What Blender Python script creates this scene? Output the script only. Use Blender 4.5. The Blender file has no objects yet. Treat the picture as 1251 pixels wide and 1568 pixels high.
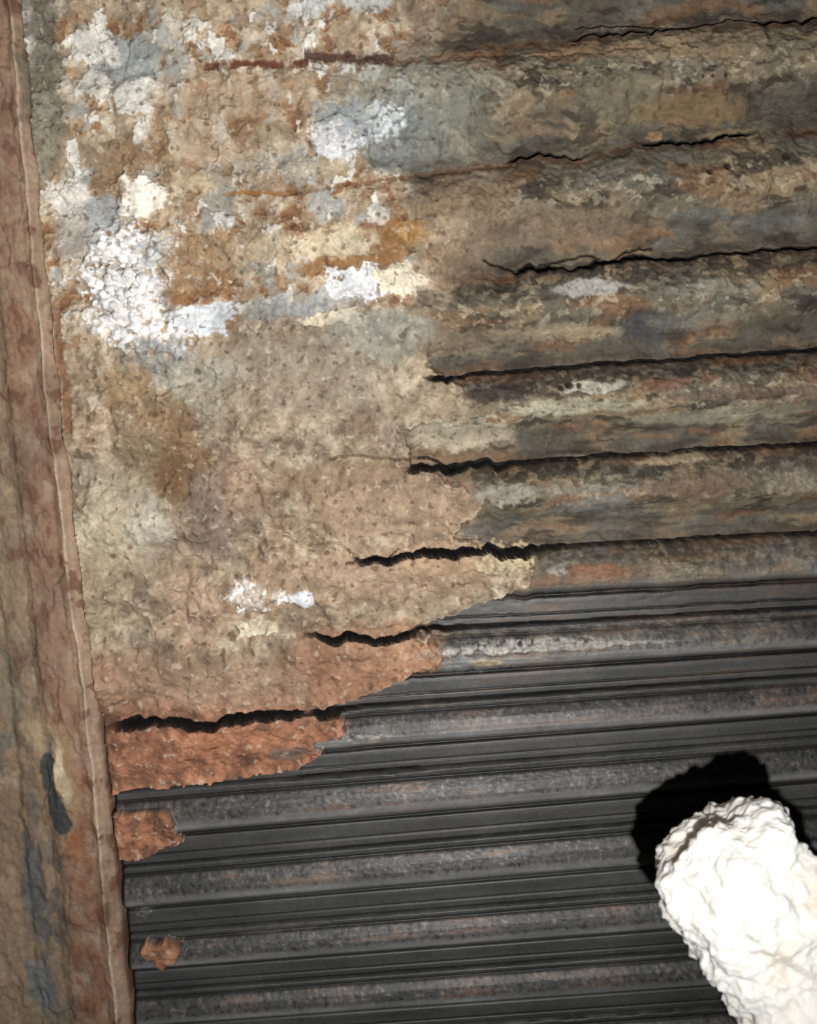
import bpy, math, numpy as np
from mathutils import Vector, Matrix, Euler, noise as mn

sc = bpy.context.scene
try:
    sc.view_settings.view_transform = 'Standard'
    sc.view_settings.look = 'None'
except Exception: pass

# ------------------------------------------------------------ camera
F = 1681.0; CX, CY = 625.5, 784.0      # photo measured on a 1251x1568 grid
DIST = 1.42
pitch = math.radians(12.0); roll = math.radians(3.3)
cam_d = bpy.data.cameras.new('camera'); cam = bpy.data.objects.new('camera', cam_d)
sc.collection.objects.link(cam); sc.camera = cam
cam_d.sensor_fit = 'VERTICAL'; cam_d.sensor_height = 24.0; cam_d.lens = 24.0*F/1568.0
cam_d.clip_start = 0.01
R = (Matrix.Rotation(math.pi/2 - pitch, 3, 'X') @ Matrix.Rotation(-roll, 3, 'Z'))
cam_loc = Vector((0, -DIST*math.cos(pitch), 1.3 + DIST*math.sin(pitch)))
cam.matrix_world = Matrix.Translation(cam_loc) @ R.to_4x4()
cam_d.dof.use_dof = True; cam_d.dof.focus_distance = DIST*1.01
cam_d.dof.aperture_fstop = 3.2
Rn = np.array(R); Cn = np.array(cam_loc)
U = DIST/F

def P(px, py, h):
    d = np.stack([(px-CX)/F, -(py-CY)/F, -np.ones_like(px)], -1) @ Rn.T
    t = -Cn[1]/d[..., 1]
    p = Cn + d*t[..., None]
    p[..., 1] -= h*U
    return p

# ------------------------------------------------------------ noise
def perlin(x, y, seed=0):
    rng = np.random.RandomState(seed+11)
    ang = rng.rand(256, 256)*2*np.pi
    gx, gy = np.cos(ang), np.sin(ang)
    xi = np.floor(x).astype(int); yi = np.floor(y).astype(int)
    fx, fy = x-xi, y-yi
    u = fx*fx*fx*(fx*(fx*6-15)+10); v = fy*fy*fy*(fy*(fy*6-15)+10)
    def g(a, b, dx, dy):
        A, B = (xi+a) & 255, (yi+b) & 255
        return gx[A, B]*dx + gy[A, B]*dy
    n00 = g(0, 0, fx, fy); n10 = g(1, 0, fx-1, fy); n01 = g(0, 1, fx, fy-1); n11 = g(1, 1, fx-1, fy-1)
    return ((n00*(1-u)+n10*u)*(1-v) + (n01*(1-u)+n11*u)*v)*1.5
def fbm(x, y, s, o=4, seed=0, r=0.5):
    a = 1; out = 0; n = 0
    for i in range(o):
        out = out + a*perlin(x/s+17.3*i, y/s-9.1*i, seed+i*7); n += a; a *= r; s *= 0.5
    return out/n*1.5
def worley(x, y, s, seed=0):
    rng = np.random.RandomState(seed+500)
    jx, jy = rng.rand(128, 128), rng.rand(128, 128)
    x = x/s; y = y/s
    xi = np.floor(x).astype(int); yi = np.floor(y).astype(int)
    best = np.full(x.shape, 9.0)
    for a in (-1, 0, 1):
        for b in (-1, 0, 1):
            A, B = (xi+a) & 127, (yi+b) & 127
            d = (xi+a+jx[A, B]-x)**2 + (yi+b+jy[A, B]-y)**2
            best = np.minimum(best, d)
    return np.sqrt(best)
def ss(a, b, x):
    t = np.clip((x-a)/(b-a), 0, 1); return t*t*(3-2*t)
def lin(c):
    c = np.clip(c, 0, 1)
    return np.where(c <= 0.04045, c/12.92, ((c+0.055)/1.055)**2.4)
def mix(col, c, m):
    c = np.array(c, float)/255.0
    return col*(1-m[..., None]) + c*m[..., None]

def grid_mesh(name, pts, colr, met, mat):
    ny, nx = pts.shape[:2]
    me = bpy.data.meshes.new(name)
    idx = np.arange(ny*nx).reshape(ny, nx)
    q = np.stack([idx[:-1, :-1], idx[1:, :-1], idx[1:, 1:], idx[:-1, 1:]], -1).reshape(-1, 4)
    me.vertices.add(ny*nx); me.vertices.foreach_set('co', pts.reshape(-1).astype(np.float32))
    me.loops.add(q.size); me.loops.foreach_set('vertex_index', q.reshape(-1).astype(np.int32))
    me.polygons.add(len(q)); me.polygons.foreach_set('loop_start', (np.arange(len(q))*4).astype(np.int32))
    try: me.polygons.foreach_set('loop_total', np.full(len(q), 4, np.int32))
    except Exception: pass
    me.update(calc_edges=True)
    me.polygons.foreach_set('use_smooth', np.ones(len(q), bool))
    a = me.color_attributes.new('Col', 'FLOAT_COLOR', 'POINT')
    buf = np.concatenate([lin(colr), met[..., None]], -1).astype(np.float32)
    a.data.foreach_set('color', buf.reshape(-1))
    me.materials.append(mat)
    o = bpy.data.objects.new(name, me); sc.collection.objects.link(o)
    return o

# ------------------------------------------------------------ materials
def crust_mat(name, grain=0.25, bump=0.5):
    m = bpy.data.materials.new(name); m.use_nodes = True
    N = m.node_tree.nodes; L = m.node_tree.links; b = N['Principled BSDF']
    at = N.new('ShaderNodeAttribute'); at.attribute_name = 'Col'
    tc = N.new('ShaderNodeTexCoord')
    def nz(s, det, rough=0.6):
        n = N.new('ShaderNodeTexNoise'); n.inputs['Scale'].default_value = s
        n.inputs['Detail'].default_value = det; n.inputs['Roughness'].default_value = rough
        L.new(tc.outputs['Object'], n.inputs['Vector']); return n
    n1 = nz(260, 6, 0.7); n2 = nz(90, 5)
    mr = N.new('ShaderNodeMapRange'); mr.inputs['From Min'].default_value = 0.3; mr.inputs['From Max'].default_value = 0.7
    mr.inputs['To Min'].default_value = 1-grain; mr.inputs['To Max'].default_value = 1+grain
    L.new(n1.outputs['Fac'], mr.inputs['Value'])
    mr2 = N.new('ShaderNodeMapRange'); mr2.inputs['From Min'].default_value = 0.3; mr2.inputs['From Max'].default_value = 0.7
    mr2.inputs['To Min'].default_value = 0.88; mr2.inputs['To Max'].default_value = 1.12
    L.new(n2.outputs['Fac'], mr2.inputs['Value'])
    mu = N.new('ShaderNodeMath'); mu.operation = 'MULTIPLY'
    L.new(mr.outputs[0], mu.inputs[0]); L.new(mr2.outputs[0], mu.inputs[1])
    vm = N.new('ShaderNodeVectorMath'); vm.operation = 'SCALE'
    L.new(at.outputs['Color'], vm.inputs[0]); L.new(mu.outputs[0], vm.inputs['Scale'])
    L.new(vm.outputs[0], b.inputs['Base Color'])
    ro = N.new('ShaderNodeMapRange'); ro.inputs['To Min'].default_value = 0.8; ro.inputs['To Max'].default_value = 0.45
    L.new(at.outputs['Alpha'], ro.inputs['Value']); L.new(ro.outputs[0], b.inputs['Roughness'])
    me_ = N.new('ShaderNodeMath'); me_.operation = 'MULTIPLY'; me_.inputs[1].default_value = 0.2
    L.new(at.outputs['Alpha'], me_.inputs[0]); L.new(me_.outputs[0], b.inputs['Metallic'])
    b.inputs['Specular IOR Level'].default_value = 0.3
    bp = N.new('ShaderNodeBump'); bp.inputs['Distance'].default_value = 0.002
    bs = N.new('ShaderNodeMapRange'); bs.inputs['To Min'].default_value = bump; bs.inputs['To Max'].default_value = bump*.3
    L.new(at.outputs['Alpha'], bs.inputs['Value']); L.new(bs.outputs[0], bp.inputs['Strength'])
    n3 = nz(380, 5, 0.65)
    L.new(n3.outputs['Fac'], bp.inputs['Height']); L.new(bp.outputs[0], b.inputs['Normal'])
    return m
M_shut = crust_mat('corroded_steel_and_mineral_crust', 0.17, 0.4)
M_frame = crust_mat('rusty_painted_steel', 0.12, 0.4)

# ------------------------------------------------------------ corrugated panel height/colour field
EY = np.array([-400, 0, 400, 700, 1000, 1200, 1568, 2000.]); EX = np.array([5, 42, 78, 112, 148, 172, 208, 250.])
J = [(-3, -440, -490), (-2, -260, -315), (-1, -78, -142), (0, 115, 28), (1, 312, 195), (2, 468, 378), (3, 612, 535), (4, 748, 678),
     (5, 872, 815), (6, 990, 930), (7, 1107, 1033), (8, 1213, 1128), (9, 1328, 1235), (10, 1432, 1345), (11, 1520, 1440),
     (12, 1605, 1530), (13, 1690, 1618), (14, 1775, 1705), (15, 1860, 1792), (16, 1945, 1880), (17, 2030, 1965), (18, 2115, 2050)]
xs = np.arange(-5, 1640, 1.75); ys = np.arange(-330, 2010, 1.5)
X, Y0 = np.meshgrid(xs, ys)
JL = np.array([a[1] for a in J], float); JR = np.array([a[2] for a in J], float)
Y = Y0 + (np.interp(Y0, JL, JR)-Y0)*(X-175)/1076.0        # mesh rows run along the ribs
edge = np.interp(Y, EY, EX)

RV = [(-9, 640), (2.0, 620), (2.9, 650), (2.99, 690), (3.1, 703), (3.35, 700), (3.55, 622), (3.97, 625), (4.02, 650), (4.2, 712), (4.5, 726), (4.8, 702),
      (4.98, 720), (5.0, 800), (5.35, 815), (5.6, 760), (5.9, 660), (5.98, 600), (6.02, 655), (6.4, 668), (6.6, 625), (6.85, 545), (6.96, 470),
      (7.02, 522), (7.3, 524), (7.42, 490), (7.7, 495), (7.85, 440), (7.93, 300), (7.97, 60), (8.2, 60), (8.24, 262), (8.5, 268), (8.7, 276), (8.85, 225), (8.9, 60), (30, 60)]
RV = np.array(RV)
wfull = fbm(X, Y*0.1, 75, 4, 3, .55)*12 + fbm(X, Y*0.15, 20, 2, 78)*4
reach = {-3: 1100, -2: 1100, -1: 1100, 0: 1250, 1: 1200, 2: 1000, 3: 690, 4: 760, 5: 815, 6: 660, 7: 500}
V = np.full(X.shape, -3.0); DJ = np.full(X.shape, 999.0); KJ = np.zeros(X.shape)
ykc = {}
for a in J:
    r_ = reach.get(a[0], 0)
    m = ss(r_+70, r_-30, X) if r_ else 0.0
    filmw = {2: .4, 3: .3, 4: .35, 5: .2, 6: .08}.get(a[0], 0.0)
    ykc[a[0]] = a[1] + (a[2]-a[1])*(X-175)/1076.0 + wfull*np.maximum(m, filmw)
for i in range(len(J)-1):
    y0, y1 = ykc[J[i][0]], ykc[J[i+1][0]]
    inside = (Y >= y0) & (Y < y1)
    V = np.where(inside, J[i][0]+(Y-y0)/(y1-y0), V)
for a in J:
    d = Y-ykc[a[0]]
    sel = np.abs(d) < np.abs(DJ)
    DJ = np.where(sel, d, DJ); KJ = np.where(sel, a[0], KJ)
K = np.floor(V); T = V-K
SV = V*135.0

Rlim = np.interp(V, RV[:, 0], RV[:, 1]) + fbm(X, Y, 34, 4, 21, .6)*20 + fbm(X, Y, 10, 2, 22)*7
soft = ss(2.95, 2.5, V)*110
Rlim = Rlim + fbm(X, Y, 110, 4, 23)*soft*1.2
crust = ss(3+soft, -3-soft*0.4, X-Rlim)
spot = ss(1.0, 0.9, np.sqrt(((X-258)/27)**2+((Y-1449)/18)**2) + fbm(X, Y, 18, 3, 30)*0.6)
tab = ss(1.0, 0.9, np.sqrt(((X-232)/14)**2+((Y-1446)/9)**2))
crust = np.maximum(crust, np.maximum(spot, tab))
film = ss(7.4, 4.0, V + fbm(X, Y, 120, 4, 33)*0.9 + (X-900)/1600.0)
film_hi = ss(5.9, 4.3, V + fbm(X, SV*2, 160, 4, 34)*0.9 + (X-900)/2500.)
cover = np.maximum(crust, film_hi)

tp = [0, .03, .10, .12, .16, .26, .36, .44, .50, .56, .60, .62, .66, .68, .73, .86, .875, .89, 1.0]
hp = [-2, 3, 3, 1, 6, 13, 17, 19, 18, 12, 5, -6, -6, -1, 0, 1, -2, 2, 3]
prof = np.interp(T, tp, hp)
upprof = np.interp(T, [0, .1, .2, .3, .42, .5, .62, .75, .9, 1], [0, 5, 10, 13, 14, 12, 3, -4, -3, 0])
cw = crust*(0.62 - 0.3*ss(520, 700, Y)*ss(700, 500, X))
H = prof*(1-cover) + film_hi*(1-crust)*upprof*2.0 + crust*upprof*(1-cw)
g1 = fbm(X, Y, 60, 5, 40); g2 = fbm(X, Y, 16, 3, 41); g3 = 1-worley(X+g1*14, Y+g2*6, 15, 42); g3b = 1-worley(X+g1*14, Y+g2*8, 29, 48)
g4 = fbm(X, Y, 150, 4, 43)
gran = ss(620, 420, X)*ss(480, 600, Y)*ss(1090, 980, Y)*ss(-.9, -.1, g4)
H += crust*(13 + g4*8 + g1*6 + g2*2.0) + crust*gran*(g3*5.0+g3b*8-5)
H += crust*(1-gran)*(g3b*5-2)*ss(-.3, .3, g1+.2)
H += film_hi*(1-crust)*(g1*1.5+g2*.9+fbm(X*.5, SV*2, 50, 4, 47)*3.0)
corr = film*(1-crust)*ss(0.02, .07, T)*ss(.60, .40, T)
H += corr*(g2*3+fbm(X, Y, 7, 2, 44)*1.2+2)
H += (1-cover)*fbm(X, Y*3, 9, 2, 46)*0.3*ss(.5, .2, T)
pe = fbm(X*.7, SV, 110, 3, 50); H += cover*3*ss(0.04, 0.13, pe) + cover*3*ss(-.20, -.32, pe)
loosem = np.zeros(X.shape)
cs = {2: 780, 3: 640, 4: 610, 5: 535, 6: 460, 7: 150}
for k in cs:
    loosem = np.maximum(loosem, (KJ == k)*ss(reach[k]+60, reach[k]-20, X)*ss(cs[k]-10, cs[k]+50, X))
H += loosem*cover*np.where(DJ > 0, 11*ss(40, 3, DJ), -9*ss(26, 0, -DJ))
H += crust*(V > 2.95)*6*ss(30, 4, Rlim-X)

# ---- colours
C = np.zeros(X.shape+(3,))
n30 = fbm(X, Y, 30, 5, 60, .6); n90 = fbm(X, Y, 110, 5, 61); n8 = fbm(X, Y, 8, 3, 62, .7); nst = fbm(X*0.12, SV*1.6, 22, 4, 63, .6)
gv = np.interp(T, [0, .03, .10, .115, .14, .16, .36, .41, .46, .52, .56, .60, .615, .665, .68, .86, .87, .885, .90, 1.0], [50, 72, 68, 26, 36, 64, 66, 88, 122, 114, 76, 54, 10, 14, 68, 70, 28, 34, 68, 64])/255.  # bare rib tone, with ridge highlight and the shadow below it painted in
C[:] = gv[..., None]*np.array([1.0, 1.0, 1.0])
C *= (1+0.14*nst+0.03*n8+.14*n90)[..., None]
up = ss(.14, .17, T)*ss(.44, .38, T)
C = mix(C, (88, 76, 68), up*ss(0.0, .5, n90+0.3*n30)*0.6)
C = mix(C, (122, 118, 113), up*ss(.35, .6, n8+0.6*n30+.2*nst)*0.6)
C = mix(C, (34, 32, 31), up*ss(.2, .5, -n8-0.5*n30)*0.75)
C = mix(C, (110, 84, 70), up*ss(.2, .5, nst+.5*n90-.1)*.5)
C = mix(C, (96, 74, 58), (1-cover)*ss(9.5, 5.5, V)*ss(.0, .4, nst+.4*n30)*.45)
fm = film*(1-crust)
stripe = np.maximum(ss(.03, .1, T)*ss(.66, .5, T), film_hi)
C = mix(C, (104, 100, 92), fm*0.75*stripe)
C = mix(C, (146, 138, 120), corr*ss(-.1, .3, n30+0.5*nst)*0.85)
C = mix(C, (118, 90, 66), corr*ss(.0, .4, fbm(X, Y, 70, 4, 64))*0.75)
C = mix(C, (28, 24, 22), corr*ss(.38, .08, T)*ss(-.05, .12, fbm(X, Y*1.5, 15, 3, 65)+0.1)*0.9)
C = mix(C, (92, 95, 95), fm*ss(.1, .45, fbm(X*.4, SV, 80, 4, 66))*0.45*stripe)
w = film_hi*(1-crust)
C = mix(C, (106, 96, 80), w*0.85)
C = mix(C, (136, 122, 98), w*ss(.2, .38, T)*ss(.66, .5, T)*.6)  # lit rib crests painted into the film colour
C = mix(C, (76, 70, 61), w*ss(.60, .70, T)*ss(1.0, .9, T)*.75)  # shading of the rib troughs painted as darker film
C = mix(C, (86, 82, 72), w*ss(-.05, .35, fbm(X*.5, SV, 90, 4, 69))*0.6)
C = mix(C, (142, 120, 92), w*ss(.0, .35, -n90+0.5*nst)*0.6)
C = mix(C, (96, 97, 92), w*ss(.22, .42, fbm(X*.5, SV*1.5, 60, 5, 67))*0.45)
C = mix(C, (56, 49, 42), w*ss(.16, .38, fbm(X*.4, SV*1.5, 34, 5, 68))*0.75)
C = mix(C, (122, 88, 62), w*ss(.22, .42, fbm(X*.35, SV*1.3, 50, 5, 168))*0.55)
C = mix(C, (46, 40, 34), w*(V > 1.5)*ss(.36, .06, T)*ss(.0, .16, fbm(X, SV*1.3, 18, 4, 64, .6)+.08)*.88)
C = mix(C, (170, 160, 138), w*ss(.22, .30, fbm(X, SV*1.6, 20, 4, 166, .6))*ss(.1, .3, T)*ss(.7, .5, T)*.6)
C = mix(C, (116, 74, 48), w*ss(12, 2, np.abs(DJ-6))*ss(-.1, .15, n90+.3*n30)*.55)
jd = np.abs(DJ)
C = mix(C, (58, 49, 41), w*ss(26, 3, jd)*ss(-.3, .3, n30)*0.7)
# crust
C = mix(C, (156, 138, 115), crust)
C = mix(C, (156, 131, 108), crust*ss(-.1, .35, n90)*0.8)
C = mix(C, (148, 140, 123), crust*ss(.05, .4, -fbm(X, Y, 90, 4, 70))*0.6)
C = mix(C, (190, 178, 157), crust*ss(.08, .35, n30)*0.55)
C = mix(C, (112, 94, 77), crust*ss(.08, .35, -n30)*0.6)
C = mix(C, (122, 105, 88), crust*ss(.1, .4, -g4+.3*n30)*.45)
C = mix(C, (192, 178, 154), crust*gran*ss(.62, .9, .5*g3+.5*g3b)*.45)
C = mix(C, (96, 78, 62), crust*gran*ss(.46, .22, .5*g3+.5*g3b)*.55)
ul = crust*ss(600, 470, Y+0.1*X)*ss(760, 600, X)
fl = fbm(X, SV, 40, 5, 71, .6)
C = mix(C, (166, 145, 120), ul*.5)
C = mix(C, (204, 194, 177), ul*ss(.06, .11, fl)*0.6)
C = mix(C, (146, 116, 84), ul*ss(.08, .14, fbm(X*.8, SV*1.2, 38, 5, 72, .6))*0.6)
C = mix(C, (118, 80, 54), ul*ss(.30, .37, fbm(X*.8, SV*1.2, 38, 5, 72, .6))*0.65)
C = mix(C, (152, 157, 157), ul*ss(.2, .27, fbm(X*.8, SV+90, 60, 5, 73, .6))*0.6)
wh = ss(.30, .33, fbm(X, SV+190, 46, 5, 74, .62))
C = mix(C, (220, 217, 209), ul*wh*0.85)
H += ul*4*wh - ul*2.5*ss(.30, .37, fbm(X*.8, SV*1.2, 38, 5, 72, .6))
C = mix(C, (152, 114, 90), crust*ss(950, 1090, Y+n90*60)*0.9)
C = mix(C, (150, 98, 71), crust*ss(1075, 1110, Y)*.65)
C = mix(C, (176, 130, 102), crust*ss(1060, 1110, Y)*ss(.1, .35, n30)*0.5)
C = mix(C, (98, 72, 60), crust*ss(1060, 1110, Y)*ss(.0, .35, -n30)*0.6)

wx = X + fbm(X, Y, 38, 5, 80, .66)*28; wy = Y + fbm(X, Y, 30, 5, 81, .66)*20
patches = [
 (75,180,30,110,8,(112,108,92),.8,.4,0,0),(70,60,25,70,8,(106,102,88),.8,.4,0,0),
 (360,150,120,40,0,(168,144,118),.5,.5,0,0),(340,230,110,50,0,(164,144,120),.5,.5,0,0),
 (200,100,60,44,0,(154,160,160),.85,.2,1,0),(148,72,40,28,15,(222,217,208),.95,.15,3,0),(140,135,24,22,0,(214,209,198),.95,.15,3,0),(215,150,48,28,0,(222,218,208),.95,.15,3,0),
 (280,45,27,18,0,(206,200,182),.85,.2,2,0),(100,15,20,10,0,(160,150,130),.6,.3,0,0),(480,12,42,22,0,(196,196,191),.9,.2,2,0),(565,8,36,18,0,(188,192,188),.85,.2,2,0),(300,8,80,12,0,(160,144,120),.6,.4,0,0),
 (640,150,130,70,-5,(124,126,116),.7,.4,0,0),(620,215,75,50,-5,(110,116,116),.8,.35,0,0),(700,200,70,55,0,(114,114,102),.6,.5,0,0),
 (515,215,38,38,0,(216,216,216),.97,.1,4,0),(560,185,60,36,0,(156,163,165),.75,.4,2,1),(590,190,32,30,0,(200,203,204),.9,.2,3,1),(520,175,34,18,0,(156,161,161),.8,.3,0,0),
 (218,303,40,35,0,(240,232,218),.99,.1,6,0),(112,303,38,28,20,(218,210,200),.95,.15,3,0),(170,290,30,40,0,(140,112,84),.8,.3,-2,0),(205,240,60,26,0,(140,114,86),.7,.3,0,0),
 (130,360,40,50,0,(168,166,160),.7,.4,0,0),(165,330,40,30,0,(156,162,164),.8,.3,0,0),
 (205,400,70,56,10,(232,230,228),1,.25,7,1),(175,440,62,46,25,(236,234,230),1,.25,7,1),(225,500,86,42,18,(230,228,226),1,.2,6,1),(195,455,40,50,18,(220,218,216),.8,.3,2,0),(245,385,34,30,0,(192,194,194),.8,.3,3,1),
 (300,415,38,70,0,(148,118,84),.8,.4,1,1),(330,375,34,22,0,(170,142,108),.85,.3,3,1),(365,410,30,40,0,(170,148,120),.7,.3,3,1),(350,440,40,25,0,(140,106,74),.7,.3,2,1),
 (322,480,50,32,-5,(210,212,215),.97,.12,5,0),(318,454,54,11,-5,(134,90,56),.75,.4,0,0),
 (440,470,70,20,-5,(146,148,146),.75,.3,0,0),(505,462,60,18,-8,(158,159,156),.75,.3,0,0),
 (500,412,46,16,0,(138,100,64),.85,.3,0,0),(560,402,50,12,0,(142,106,66),.85,.3,0,0),(562,432,70,27,-6,(222,223,224),.99,.1,5,0),(612,425,40,24,0,(222,212,189),.97,.12,4,0),(515,487,58,12,-5,(222,209,184),.97,.15,4,0),
 (600,365,30,38,20,(134,96,58),.9,.25,0,0),(632,358,24,22,0,(158,124,78),.85,.2,3,1),(500,375,80,26,-5,(196,181,154),.85,.25,3,0),(400,385,34,20,0,(180,160,130),.6,.3,1,0),(640,385,18,16,0,(150,140,118),.7,.3,2,1),
 (390,195,30,34,0,(140,110,80),.8,.3,-1,0),(340,235,60,20,0,(180,158,132),.7,.3,1,0),(405,225,18,30,0,(172,164,144),.6,.3,1,0),
 (260,220,20,40,-10,(190,176,150),.6,.3,1,0),(480,260,60,14,0,(174,162,138),.6,.4,1,0),(300,285,30,20,0,(182,164,132),.6,.3,1,0),(250,190,18,60,0,(142,108,72),.5,.4,-1,0),
 (345,160,60,26,0,(170,148,124),.7,.3,0,0),
 (590,510,90,40,0,(134,133,124),.75,.4,0,0),(440,545,120,30,-5,(148,138,118),.7,.4,0,0),(250,560,70,40,0,(134,134,130),.75,.4,1,1),(300,600,60,50,0,(154,148,132),.6,.4,1,1),
 (200,590,46,34,0,(148,122,90),.7,.3,0,0),(470,585,150,50,-4,(160,150,132),.6,.4,1,0),(340,570,40,30,0,(158,152,138),.7,.4,1,0),(580,590,60,30,0,(172,160,140),.5,.4,2,0),(650,620,70,40,0,(148,134,114),.7,.4,0,0),
 (260,690,64,84,-10,(128,102,74),.8,.3,-2,0),(275,735,34,40,0,(112,86,60),.7,.4,-2,0),(210,700,40,60,0,(142,126,102),.6,.4,0,0),(430,620,100,70,0,(150,134,114),.5,.5,0,0),
 (325,790,42,80,0,(118,103,92),.75,.35,-1,0),(370,740,40,60,0,(154,129,110),.6,.4,0,0),(180,790,66,84,0,(174,164,141),.75,.4,1,0),(235,800,34,50,0,(186,180,164),.7,.4,1,0),(165,910,44,90,0,(164,148,122),.6,.4,0,0),
 (260,870,60,50,0,(168,150,127),.5,.4,0,0),(300,920,60,60,0,(168,138,114),.5,.4,0,0),
 (560,730,160,36,-3,(142,119,98),.8,.3,0,0),(600,780,150,44,-3,(148,126,104),.8,.3,0,0),(560,880,200,50,-4,(158,134,111),.75,.3,0,0),(690,850,80,26,-5,(166,139,112),.8,.3,0,0),(772,850,42,24,-5,(184,168,136),.97,.15,3,1),
 (380,905,27,25,0,(236,236,234),1,.1,4,0),(378,905,22,20,0,(240,240,238),.9,.2,5,1),(432,908,16,18,0,(232,234,234),.97,.1,5,0),(462,911,20,11,0,(228,230,234),.97,.1,5,0),(400,955,34,15,0,(218,208,182),.98,.12,5,0),(405,915,50,44,0,(168,144,120),.6,.3,1,1),
 (560,1000,120,52,-4,(154,113,87),.7,.3,0,0),(300,1035,150,38,-3,(156,130,108),.8,.4,0,0),(640,1000,30,26,0,(176,136,108),.7,.3,3,1),
 (380,1125,90,26,-4,(154,106,80),.6,.3,0,0),(230,1150,60,50,0,(134,92,72),.6,.3,0,0),(450,1145,40,12,0,(118,102,95),.7,.3,0,0),
 (700,665,86,26,-4,(168,159,138),.9,.3,3,0),
 (1060,72,150,20,-4,(134,120,96),.75,.4,3,0),(950,150,70,40,0,(120,111,90),.7,.4,3,0),(1060,170,100,26,-3,(122,102,74),.75,.3,3,0),(1000,209,13,7,0,(160,128,96),.8,.2,2,0),
 (1120,205,50,10,-5,(132,116,90),.8,.3,2,0),(900,80,90,12,-3,(130,110,86),.7,.4,0,0),(1180,340,80,14,-3,(110,113,111),.5,.4,1,0),(1080,330,60,12,0,(98,102,102),.5,.4,1,0),
 (850,350,150,32,-4,(126,110,90),.7,.4,2,0),(1000,495,56,22,-5,(70,72,75),.8,.35,0,0),(900,440,64,14,-4,(162,160,154),.85,.25,3,0),(840,510,120,16,-3,(160,146,120),.75,.3,2,0),(1060,490,80,16,-3,(130,125,112),.6,.3,2,0),(1080,440,90,14,-3,(128,125,114),.6,.4,2,0),
 (700,395,60,60,0,(126,108,88),.6,.5,0,0),(720,525,100,22,-3,(124,111,92),.8,.4,0,0),(700,310,80,40,-4,(118,100,80),.7,.5,0,0),
 (1010,585,40,9,-4,(122,84,66),.6,.4,1,0),(1078,578,14,8,0,(112,76,60),.6,.3,1,0),(760,600,60,14,-4,(52,42,38),.7,.3,0,0),(905,590,50,9,-4,(178,172,158),.9,.2,3,0),(880,620,120,12,-3,(158,152,131),.8,.3,2,0),(1100,635,150,12,-4,(136,134,118),.7,.3,1,0),(1130,600,120,10,-4,(96,80,70),.6,.3,1,0),
 (1060,735,100,20,-4,(108,90,74),.7,.4,0,0),(1030,702,60,8,-4,(156,142,116),.8,.3,2,0),(900,770,80,16,-4,(108,113,113),.6,.4,1,0),(770,750,50,14,-3,(150,144,132),.8,.3,1,0),(870,745,130,10,-3,(138,134,124),.6,.3,2,1),
 (915,868,50,8,-4,(130,88,62),.75,.3,2,0),(890,880,80,8,-4,(124,94,76),.6,.3,1,0),(850,868,18,8,0,(160,154,144),.8,.3,2,1),
 (790,985,160,9,-4,(166,162,154),.8,.4,2,1),(880,985,160,5,-4,(150,146,138),.7,.4,1,0),(730,1020,60,10,-4,(126,130,130),.7,.4,1,1),(745,1010,24,7,0,(150,130,96),.6,.3,1,0),
 (470,1340,80,6,-5,(116,100,86),.5,.4,0,0),(430,1420,80,5,-5,(108,92,84),.45,.4,0,0),(215,1395,20,10,0,(110,112,112),.6,.4,1,1),(240,1365,40,8,0,(104,102,98),.5,.4,1,1),
 (560,1125,40,7,-4,(150,142,130),.55,.4,1,1),(850,1098,200,6,-4,(96,84,78),.5,.5,0,0),(600,1235,120,5,-5,(104,88,80),.4,.4,0,0),
]
w3 = worley(X, Y, 15, 90); w3b = worley(X+3, Y, 9, 91)
for (px, py, rx, ry, an, col, st, so, hh, lump) in patches:
    mr_ = max(rx, ry)*1.8+30
    x0, x1 = np.searchsorted(xs, [px-mr_, px+mr_])
    cc = min(max(int((px-xs[0])/1.75), 0), len(xs)-1)
    y0, y1 = np.searchsorted(Y[:, cc], [py-mr_-25, py+mr_+25])
    s = (slice(y0, y1), slice(x0, x1))
    kw = min(1.0, min(rx, ry)/22.0)
    dx = (X[s]-px) + (wx[s]-X[s])*max(kw, .5); dy = (Y[s]-py) + (wy[s]-Y[s])*kw
    a = math.radians(an)
    u_ = (dx*math.cos(a)+dy*math.sin(a))/rx; v_ = (-dx*math.sin(a)+dy*math.cos(a))/ry
    r = np.sqrt(u_*u_+v_*v_)
    m = ss(1+so*.7, 1-so, r)
    if lump:
        m = m*ss(.70, .54, np.minimum(w3[s], w3b[s]+.12) + 0.2*r)
        H[s] += m*hh*(1-w3[s])*1.6
    else:
        H[s] += m*hh
    C[s] = mix(C[s], col, m*st)
nm = np.maximum(cover, corr)
C *= (1 + nm*(0.10*n8 + 0.14*n30 + .10*g4))[..., None]
pit = ss(.5, .62, fbm(X, Y, 13, 3, 95))*nm
C = mix(C, (80, 60, 46), pit*0.5); H -= pit*2.5
chip = ss(.5, .58, fbm(X, Y, 15, 3, 96))*crust
C = mix(C, (200, 190, 171), chip*0.5); H += chip*1.5

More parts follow.
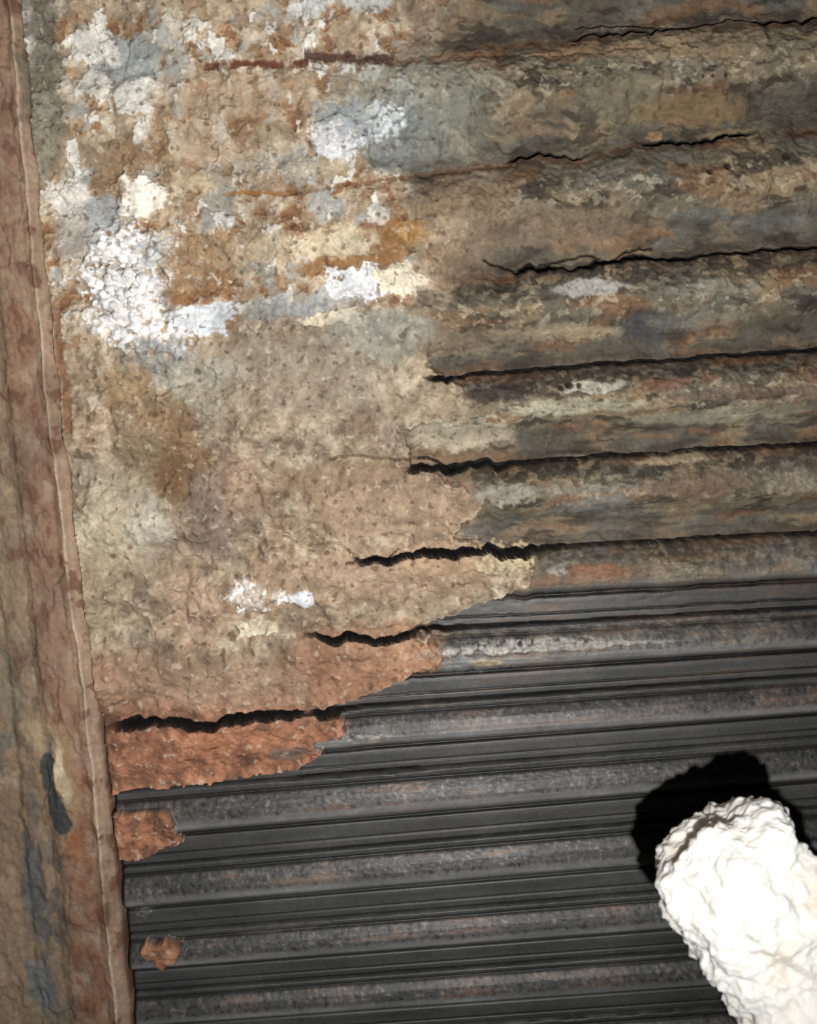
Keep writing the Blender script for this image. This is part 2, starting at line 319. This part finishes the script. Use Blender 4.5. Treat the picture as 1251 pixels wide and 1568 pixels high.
for (xa, ya, xb, yb, wd, col, st) in [(318,104,470,100,6,(96,56,40),.95),(470,88,600,96,9,(74,52,42),.9),(600,97,760,86,6,(112,82,58),.6),(345,297,450,296,3.5,(146,98,54),.9),
        (450,296,640,270,3,(112,76,48),.7),(640,270,780,252,4,(92,68,50),.6),(800,90,1000,76,3,(134,102,72),.5),(92,470,112,660,7,(116,74,48),.7)]:
    if abs(xb-xa) > abs(yb-ya):
        tt = (X-xa)/(xb-xa); d = np.abs(Y-(ya+(yb-ya)*tt)+n30*7); m = ss(wd*1.3, wd*.4, d+n8*3)*((tt > -.02) & (tt < 1.02))
    else:
        tt = (Y-ya)/(yb-ya); d = np.abs(X-(xa+(xb-xa)*tt)+n30*5); m = ss(wd*1.3, wd*.4, d+n8*2)*((tt > 0) & (tt < 1))
    m = m*ss(-.5, .1, n30+.2)
    C = mix(C, col, m*st); H -= m*3

start = {-3: [(900, 1700, .5)], -2: [(900, 1700, .5)], -1: [(900, 1700, .5)], 0: [(870, 1060, .3), (1150, 1700, .8)], 1: [(770, 905, .4), (975, 1160, .8)], 2: [(785, 1700, .8)], 3: [(650, 1700, 1)], 4: [(616, 1700, 1)], 5: [(540, 1700, 1)],
         6: [(465, 1700, 1)], 7: [(168, 1700, 1.1)]}
gap = np.zeros(X.shape)
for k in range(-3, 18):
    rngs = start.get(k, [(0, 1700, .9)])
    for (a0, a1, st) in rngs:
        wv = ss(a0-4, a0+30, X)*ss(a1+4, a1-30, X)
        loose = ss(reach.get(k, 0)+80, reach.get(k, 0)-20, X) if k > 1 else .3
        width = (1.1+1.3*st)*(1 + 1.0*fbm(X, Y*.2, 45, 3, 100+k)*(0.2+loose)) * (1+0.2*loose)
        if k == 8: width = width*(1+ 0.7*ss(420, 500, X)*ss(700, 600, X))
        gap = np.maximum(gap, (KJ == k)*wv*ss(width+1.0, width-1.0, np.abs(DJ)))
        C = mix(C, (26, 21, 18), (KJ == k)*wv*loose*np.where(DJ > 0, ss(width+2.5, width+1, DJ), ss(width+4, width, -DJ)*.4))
H = H*(1-gap) - 24*gap
C = mix(C, (8, 7, 7), gap)  # shade inside the joint gaps painted in as near-black
for (px, py, r_) in [(1105,257,5),(1195,242,5),(868,588,5),(882,588,4),(1068,122,2),(1083,122,2),(1103,120,2.5),(1078,265,4),(855,592,4),(795,982,3)]:
    m = ss(r_+1.5, r_-1.5, np.hypot(X-px, Y-py)+n8*1.5); H -= m*8; C = mix(C, (30, 26, 22), m*.85)
def crack(pts, wd, dark=.95):
    global H, C
    pts = np.array(pts, float)
    yc = np.interp(X, pts[:, 0], pts[:, 1]) + fbm(X, Y*.1, 12, 3, 133)*3
    m = ss(wd+1, wd-1, np.abs(Y-yc))*(X > pts[0, 0])*(X < pts[-1, 0])
    H -= m*14; C = mix(C, (20, 16, 13), m*dark)
    low = ss(0, 3, Y-yc)*ss(40, 5, Y-yc)*ss(pts[0, 0], pts[0, 0]+20, X)*ss(pts[-1, 0], pts[-1, 0]-20, X)
    H += low*3
crack([(640,702),(665,705),(690,722),(700,716)], 1.6); crack([(505,700),(540,695),(600,700),(640,702)], .6, .6)
crack([(530,858),(560,852),(590,856),(612,838)], 1.2); crack([(880,42),(960,38),(1040,46),(1120,30),(1180,34)], .8, .7)
crack([(740,400),(790,418),(840,404),(900,392),(940,402),(960,384),(1000,380)], 1.2)
crack([(470,832),(520,826),(550,850)], .6, .6)

met = np.clip(1-np.maximum(cover, corr*.9)-gap, 0, 1)
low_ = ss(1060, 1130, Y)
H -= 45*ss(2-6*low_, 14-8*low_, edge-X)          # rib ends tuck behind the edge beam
C = mix(C, (16, 14, 13), ss(-9, -3, edge-X)*low_*(1-crust*.6)*.9)  # shadow line beside the beam, painted onto the lower sheet
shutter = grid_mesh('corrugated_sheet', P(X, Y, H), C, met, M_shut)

# ------------------------------------------------------------ left steel edge beam
dd = np.concatenate([np.arange(-3, 230, 1.8), np.arange(230, 420, 4)])
Dg, Yg = np.meshgrid(dd, np.arange(-330, 1960, 2.0))
eg = np.interp(Yg, EY, EX)
sc_ = 0.85 + 0.15*(Yg/1568.)
nE = fbm(Dg*0+5, Yg, 60, 4, 201)*2.5
q = Dg/sc_
f30 = fbm(Dg, Yg*.7, 34, 5, 202); f90 = fbm(Dg, Yg*.5, 120, 4, 203); f8 = fbm(Dg, Yg, 9, 3, 204, .7); f15 = fbm(Dg+400, Yg*.6, 18, 4, 205, .6)
fst = fbm(Dg*1.6, Yg*.25, 24, 4, 206, .6)
q2 = q + f90*5
Hf = np.interp(q2, [-3, 0, 4, 10, 17, 21, 25, 34, 60, 82, 90, 96, 110, 134, 142, 150, 600], [-34, -8, 8, 16, 22, 31, 27, 23, 25, 24, 19, 18, 20, 17, 12, 13, 11])
Hf += (f30*4.5 + f90*3 + f15*2.0)*ss(-1, 10, q) + f8*.9
fpe = fbm(Dg, Yg*.6, 70, 4, 207); Hf += 3*ss(.1, .18, fpe)*ss(22, 30, q)
XF = eg - Dg + nE*ss(0, 10, Dg+3)
Cf = np.zeros(Dg.shape+(3,)); Cf[:] = np.array([132, 113, 91])/255.
Cf = mix(Cf, (138, 110, 90), ss(110, 70, q)); Cf = mix(Cf, (162, 136, 115), ss(28, 18, q2)*ss(2, 7, q2)*.85)
Cf = mix(Cf, (190, 167, 147), ss(4, 1.5, np.abs(q2-21))*.85)  # painted highlight along the beam's ridge
Cf = mix(Cf, (92, 66, 50), ss(8, 1, q)*.9)
Cf = mix(Cf, (152, 132, 110), ss(.05, .5, f90)*.45); Cf = mix(Cf, (110, 92, 75), ss(.05, .5, -f90+.3*f30)*.45)
lowf = ss(900, 1250, Yg)
Cf = mix(Cf, (128, 84, 62), (.35+.65*lowf)*ss(100, 80, q)*ss(24, 34, q)*ss(-.3, .5, f30+.3*fst)*.75)
Cf = mix(Cf, (92, 92, 90), lowf*ss(70, 88, q)*ss(140, 118, q)*ss(-.15, .3, f30+.3*fst)*.8)
Cf = mix(Cf, (96, 64, 48), ss(.32, .44, f30+.5*f15)*ss(150, 110, q)*.6)
Cf = mix(Cf, (168, 152, 132), ss(.2, .55, -f30-.5*f15)*.4)
Cf = mix(Cf, (100, 80, 64), ss(.2, .5, f15+.3*fst)*.3)
Cf = mix(Cf, (146, 124, 104), ss(.1, .18, fpe)*ss(22, 30, q)*.3)
Cf = mix(Cf, (88, 72, 58), ss(5, 1.5, np.abs(q-92+f90*14))*.35)
XFw = XF + f30*10; YFw = Yg + f30*18
def fp(px, py, rx, ry, ang, col, st, hh=0, so=.3):
    global Cf, Hf
    a = math.radians(ang); dx = XFw-px; dy = YFw-py
    r = np.hypot((dx*math.cos(a)+dy*math.sin(a))/rx, (-dx*math.sin(a)+dy*math.cos(a))/ry) + f15*.5
    m = ss(1+so, 1-so, r); Cf = mix(Cf, col, m*st); Hf += m*hh
fp(92,1175,30,95,-8,(142,116,86),.8,2); fp(80,1165,13,50,-8,(60,62,60),.95,-1,.15); fp(98,1235,12,36,-10,(56,58,58),.95,-1,.15); fp(97,1165,10,38,-8,(196,180,152),.95,2,.15); fp(108,1195,7,24,0,(180,162,132),.8,2)
fp(72,1115,30,20,0,(162,142,114),.7,1); fp(58,1350,16,80,-6,(84,86,86),.85,-1,.4); fp(72,1500,20,40,-8,(104,108,110),.85,-1,.4); fp(122,1285,12,20,0,(146,98,64),.6); fp(70,940,10,30,0,(102,74,60),.6,-1)
fp(20,1050,18,80,-5,(112,106,90),.5); fp(35,700,16,60,-5,(108,88,70),.5); fp(45,130,8,70,-4,(104,100,84),.7); fp(10,1140,10,30,0,(96,94,88),.7)
Cf *= (1+.07*f8+.08*f15)[..., None]
mt = np.zeros(Dg.shape)+.08
frame = grid_mesh('edge_beam', P(XF, Yg, Hf)[:, ::-1], Cf[:, ::-1], mt[:, ::-1], M_frame)
root = bpy.data.objects.new('rusty_corrugated_metal_panel', None); sc.collection.objects.link(root)
shutter.parent = root; frame.parent = root

# ------------------------------------------------------------ room shell
def simple_mat(name, c1, c2, scale, rough=.9):
    m = bpy.data.materials.new(name); m.use_nodes = True; N = m.node_tree.nodes; L = m.node_tree.links; b = N['Principled BSDF']
    tc = N.new('ShaderNodeTexCoord'); n = N.new('ShaderNodeTexNoise'); n.inputs['Scale'].default_value = scale; n.inputs['Detail'].default_value = 8
    r = N.new('ShaderNodeValToRGB'); r.color_ramp.elements[0].position = .35; r.color_ramp.elements[1].position = .68
    r.color_ramp.elements[0].color = tuple(lin(np.array(c1)/255.))+(1,); r.color_ramp.elements[1].color = tuple(lin(np.array(c2)/255.))+(1,)
    L.new(tc.outputs['Object'], n.inputs['Vector']); L.new(n.outputs['Fac'], r.inputs['Fac']); L.new(r.outputs[0], b.inputs['Base Color'])
    b.inputs['Roughness'].default_value = rough
    bp = N.new('ShaderNodeBump'); bp.inputs['Strength'].default_value = .5; bp.inputs['Distance'].default_value = .004
    L.new(n.outputs['Fac'], bp.inputs['Height']); L.new(bp.outputs[0], b.inputs['Normal'])
    return m
def box(name, lo, hi, mat):
    import bmesh
    bm = bmesh.new(); bmesh.ops.create_cube(bm, size=1)
    for v in bm.verts: v.co = Vector([(lo[i]+hi[i])/2 + v.co[i]*(hi[i]-lo[i]) for i in range(3)])
    me = bpy.data.meshes.new(name); bm.to_mesh(me); bm.free(); me.materials.append(mat)
    o = bpy.data.objects.new(name, me); sc.collection.objects.link(o); return o
Mw = simple_mat('stained_plaster', (96, 84, 68), (128, 112, 90), 9); Mf = simple_mat('dirty_concrete', (60, 56, 50), (92, 86, 76), 6)
box('floor', (-2.5, -4, -.1), (2.5, .3, 0), Mf)
box('wall_back', (-2.5, .06, 0), (2.5, .3, 3.0), Mw)

# ------------------------------------------------------------ rough white rock in the foreground
def pix3(px, py, z):
    v = Vector(((px-CX)/F*z, -(py-CY)/F*z, -z)); return cam_loc + R @ v
ZR = 1.14; s_ = ZR/F
axis = [(pix3(1128, 1338, ZR), 110*s_), (pix3(1140, 1362, ZR), 120*s_), (pix3(1192, 1440, ZR), 114*s_), (pix3(1252, 1530, ZR), 120*s_), (pix3(1325, 1680, ZR), 130*s_)]
last = axis[-1][0]
axis += [(last+Vector((.03, 0, -.15)), .11), (Vector((last.x+.06, last.y-.01, .35)), .13), (Vector((last.x+.07, last.y-.02, .1)), .16), (Vector((last.x+.07, last.y-.02, -.01)), .19)]
A = np.array([list(a[0]) for a in axis]); Ra = np.array([a[1] for a in axis])
seg = np.r_[0, np.cumsum(np.linalg.norm(np.diff(A, axis=0), axis=1))]
d0 = ((axis[0][0]-axis[2][0]).normalized() + Vector((.18, 0, .16))).normalized()
nth = 300; L_ = seg[-1]; cap = Ra[0]*.86
ss_ = np.r_[-np.cos(np.linspace(0, np.pi/2, 90))[:-1]*cap, np.linspace(0, .30, 210)[:-1], np.linspace(.30, L_, 90)]
fine = np.linspace(0, L_, 600); cen = np.stack([np.interp(fine, seg, A[:, i]) for i in range(3)], 1); rad = np.interp(fine, seg, Ra)
ker = np.hanning(25); ker /= ker.sum()
pad = lambda a: np.convolve(np.pad(a, 12, mode='reflect', reflect_type='odd'), ker, 'valid')
cen = np.stack([pad(cen[:, i]) for i in range(3)], 1); rad = pad(rad)
verts = []
for s in ss_:
    if s < 0:
        c = Vector(cen[0]) + d0*(-s); r = rad[0]*max(0, 1-(-s/cap)**2.8)**(1/2.6)
        c1 = Vector(cen[0]); c2 = Vector([np.interp(.02, fine, cen[:, i]) for i in range(3)]); tang = (c2-c1).normalized()
    else:
        c = Vector([np.interp(s, fine, cen[:, i]) for i in range(3)]); r = float(np.interp(s, fine, rad))
        e = .02; c2 = Vector([np.interp(min(s+e, L_), fine, cen[:, i]) for i in range(3)]); c1 = Vector([np.interp(max(s-e, 0), fine, cen[:, i]) for i in range(3)]); tang = (c2-c1).normalized()
    bx = tang.cross(Vector((0, 1, 0))).normalized(); by = tang.cross(bx).normalized()
    for j in range(nth):
        th = 2*math.pi*j/nth
        n = bx*math.cos(th)+by*math.sin(th)
        p = c+n*r
        dsp = 0.010*mn.noise(p*13+Vector((5, 2, 1))) + 0.014*mn.noise(p*30) + 0.008*(.28-abs(mn.noise(p*52))) + 0.0045*mn.noise(p*95) + 0.0022*mn.noise(p*200) + 0.0012*mn.noise(p*380)
        dirn = n if s >= 0 else (n*r + d0*(-s)).normalized()
        verts.append(p + dirn*dsp*min(1, r/.015+.3))
nr = len(ss_)
faces = [(i*nth+j, (i+1)*nth+j, (i+1)*nth+(j+1) % nth, i*nth+(j+1) % nth) for i in range(nr-1) for j in range(nth)]
faces.append(tuple(range(nth))); faces.append(tuple(reversed(range((nr-1)*nth, nr*nth))))
me = bpy.data.meshes.new('rough_white_rock'); me.from_pydata([tuple(v) for v in verts], [], faces); me.update()
me.polygons.foreach_set('use_smooth', [True]*len(me.polygons))
m = bpy.data.materials.new('chalky_white_limestone'); m.use_nodes = True; N = m.node_tree.nodes; L = m.node_tree.links; b = N['Principled BSDF']
tc = N.new('ShaderNodeTexCoord'); n = N.new('ShaderNodeTexNoise'); n.inputs['Scale'].default_value = 17; n.inputs['Detail'].default_value = 6
r = N.new('ShaderNodeValToRGB'); r.color_ramp.elements[0].position = .30; r.color_ramp.elements[1].position = .50
r.color_ramp.elements[0].color = (0.72, .64, .54, 1); r.color_ramp.elements[1].color = (.84, .82, .77, 1)
L.new(tc.outputs['Object'], n.inputs['Vector']); L.new(n.outputs['Fac'], r.inputs['Fac']); L.new(r.outputs[0], b.inputs['Base Color']); b.inputs['Roughness'].default_value = .95
b.inputs['Specular IOR Level'].default_value = .1
b.inputs['Subsurface Weight'].default_value = .7; b.inputs['Subsurface Radius'].default_value = (.010, .009, .008); b.inputs['Subsurface Scale'].default_value = 1.0
me.materials.append(m); rock = bpy.data.objects.new('rough_white_rock', me); sc.collection.objects.link(rock)

# ------------------------------------------------------------ light: hand-held flash right of / below the lens, aimed up-left
ld = bpy.data.lights.new('flash_lamp', 'SPOT'); ld.energy = 112; ld.shadow_soft_size = 0.012; ld.color = (1, .99, .97)
ld.spot_size = math.radians(106); ld.spot_blend = 1.0
lo = bpy.data.objects.new('flash_lamp', ld); sc.collection.objects.link(lo)
lo.location = cam_loc + R @ Vector((0.100, -0.200, 0.0))
tgt = Vector(P(np.array(460.), np.array(640.), np.array(0.)))
lo.rotation_euler = (tgt-lo.location).to_track_quat('-Z', 'Y').to_euler()
wd = bpy.data.worlds.new('world'); sc.world = wd; wd.use_nodes = True
wd.node_tree.nodes['Background'].inputs[0].default_value = (.6, .7, .9, 1); wd.node_tree.nodes['Background'].inputs[1].default_value = 0.015
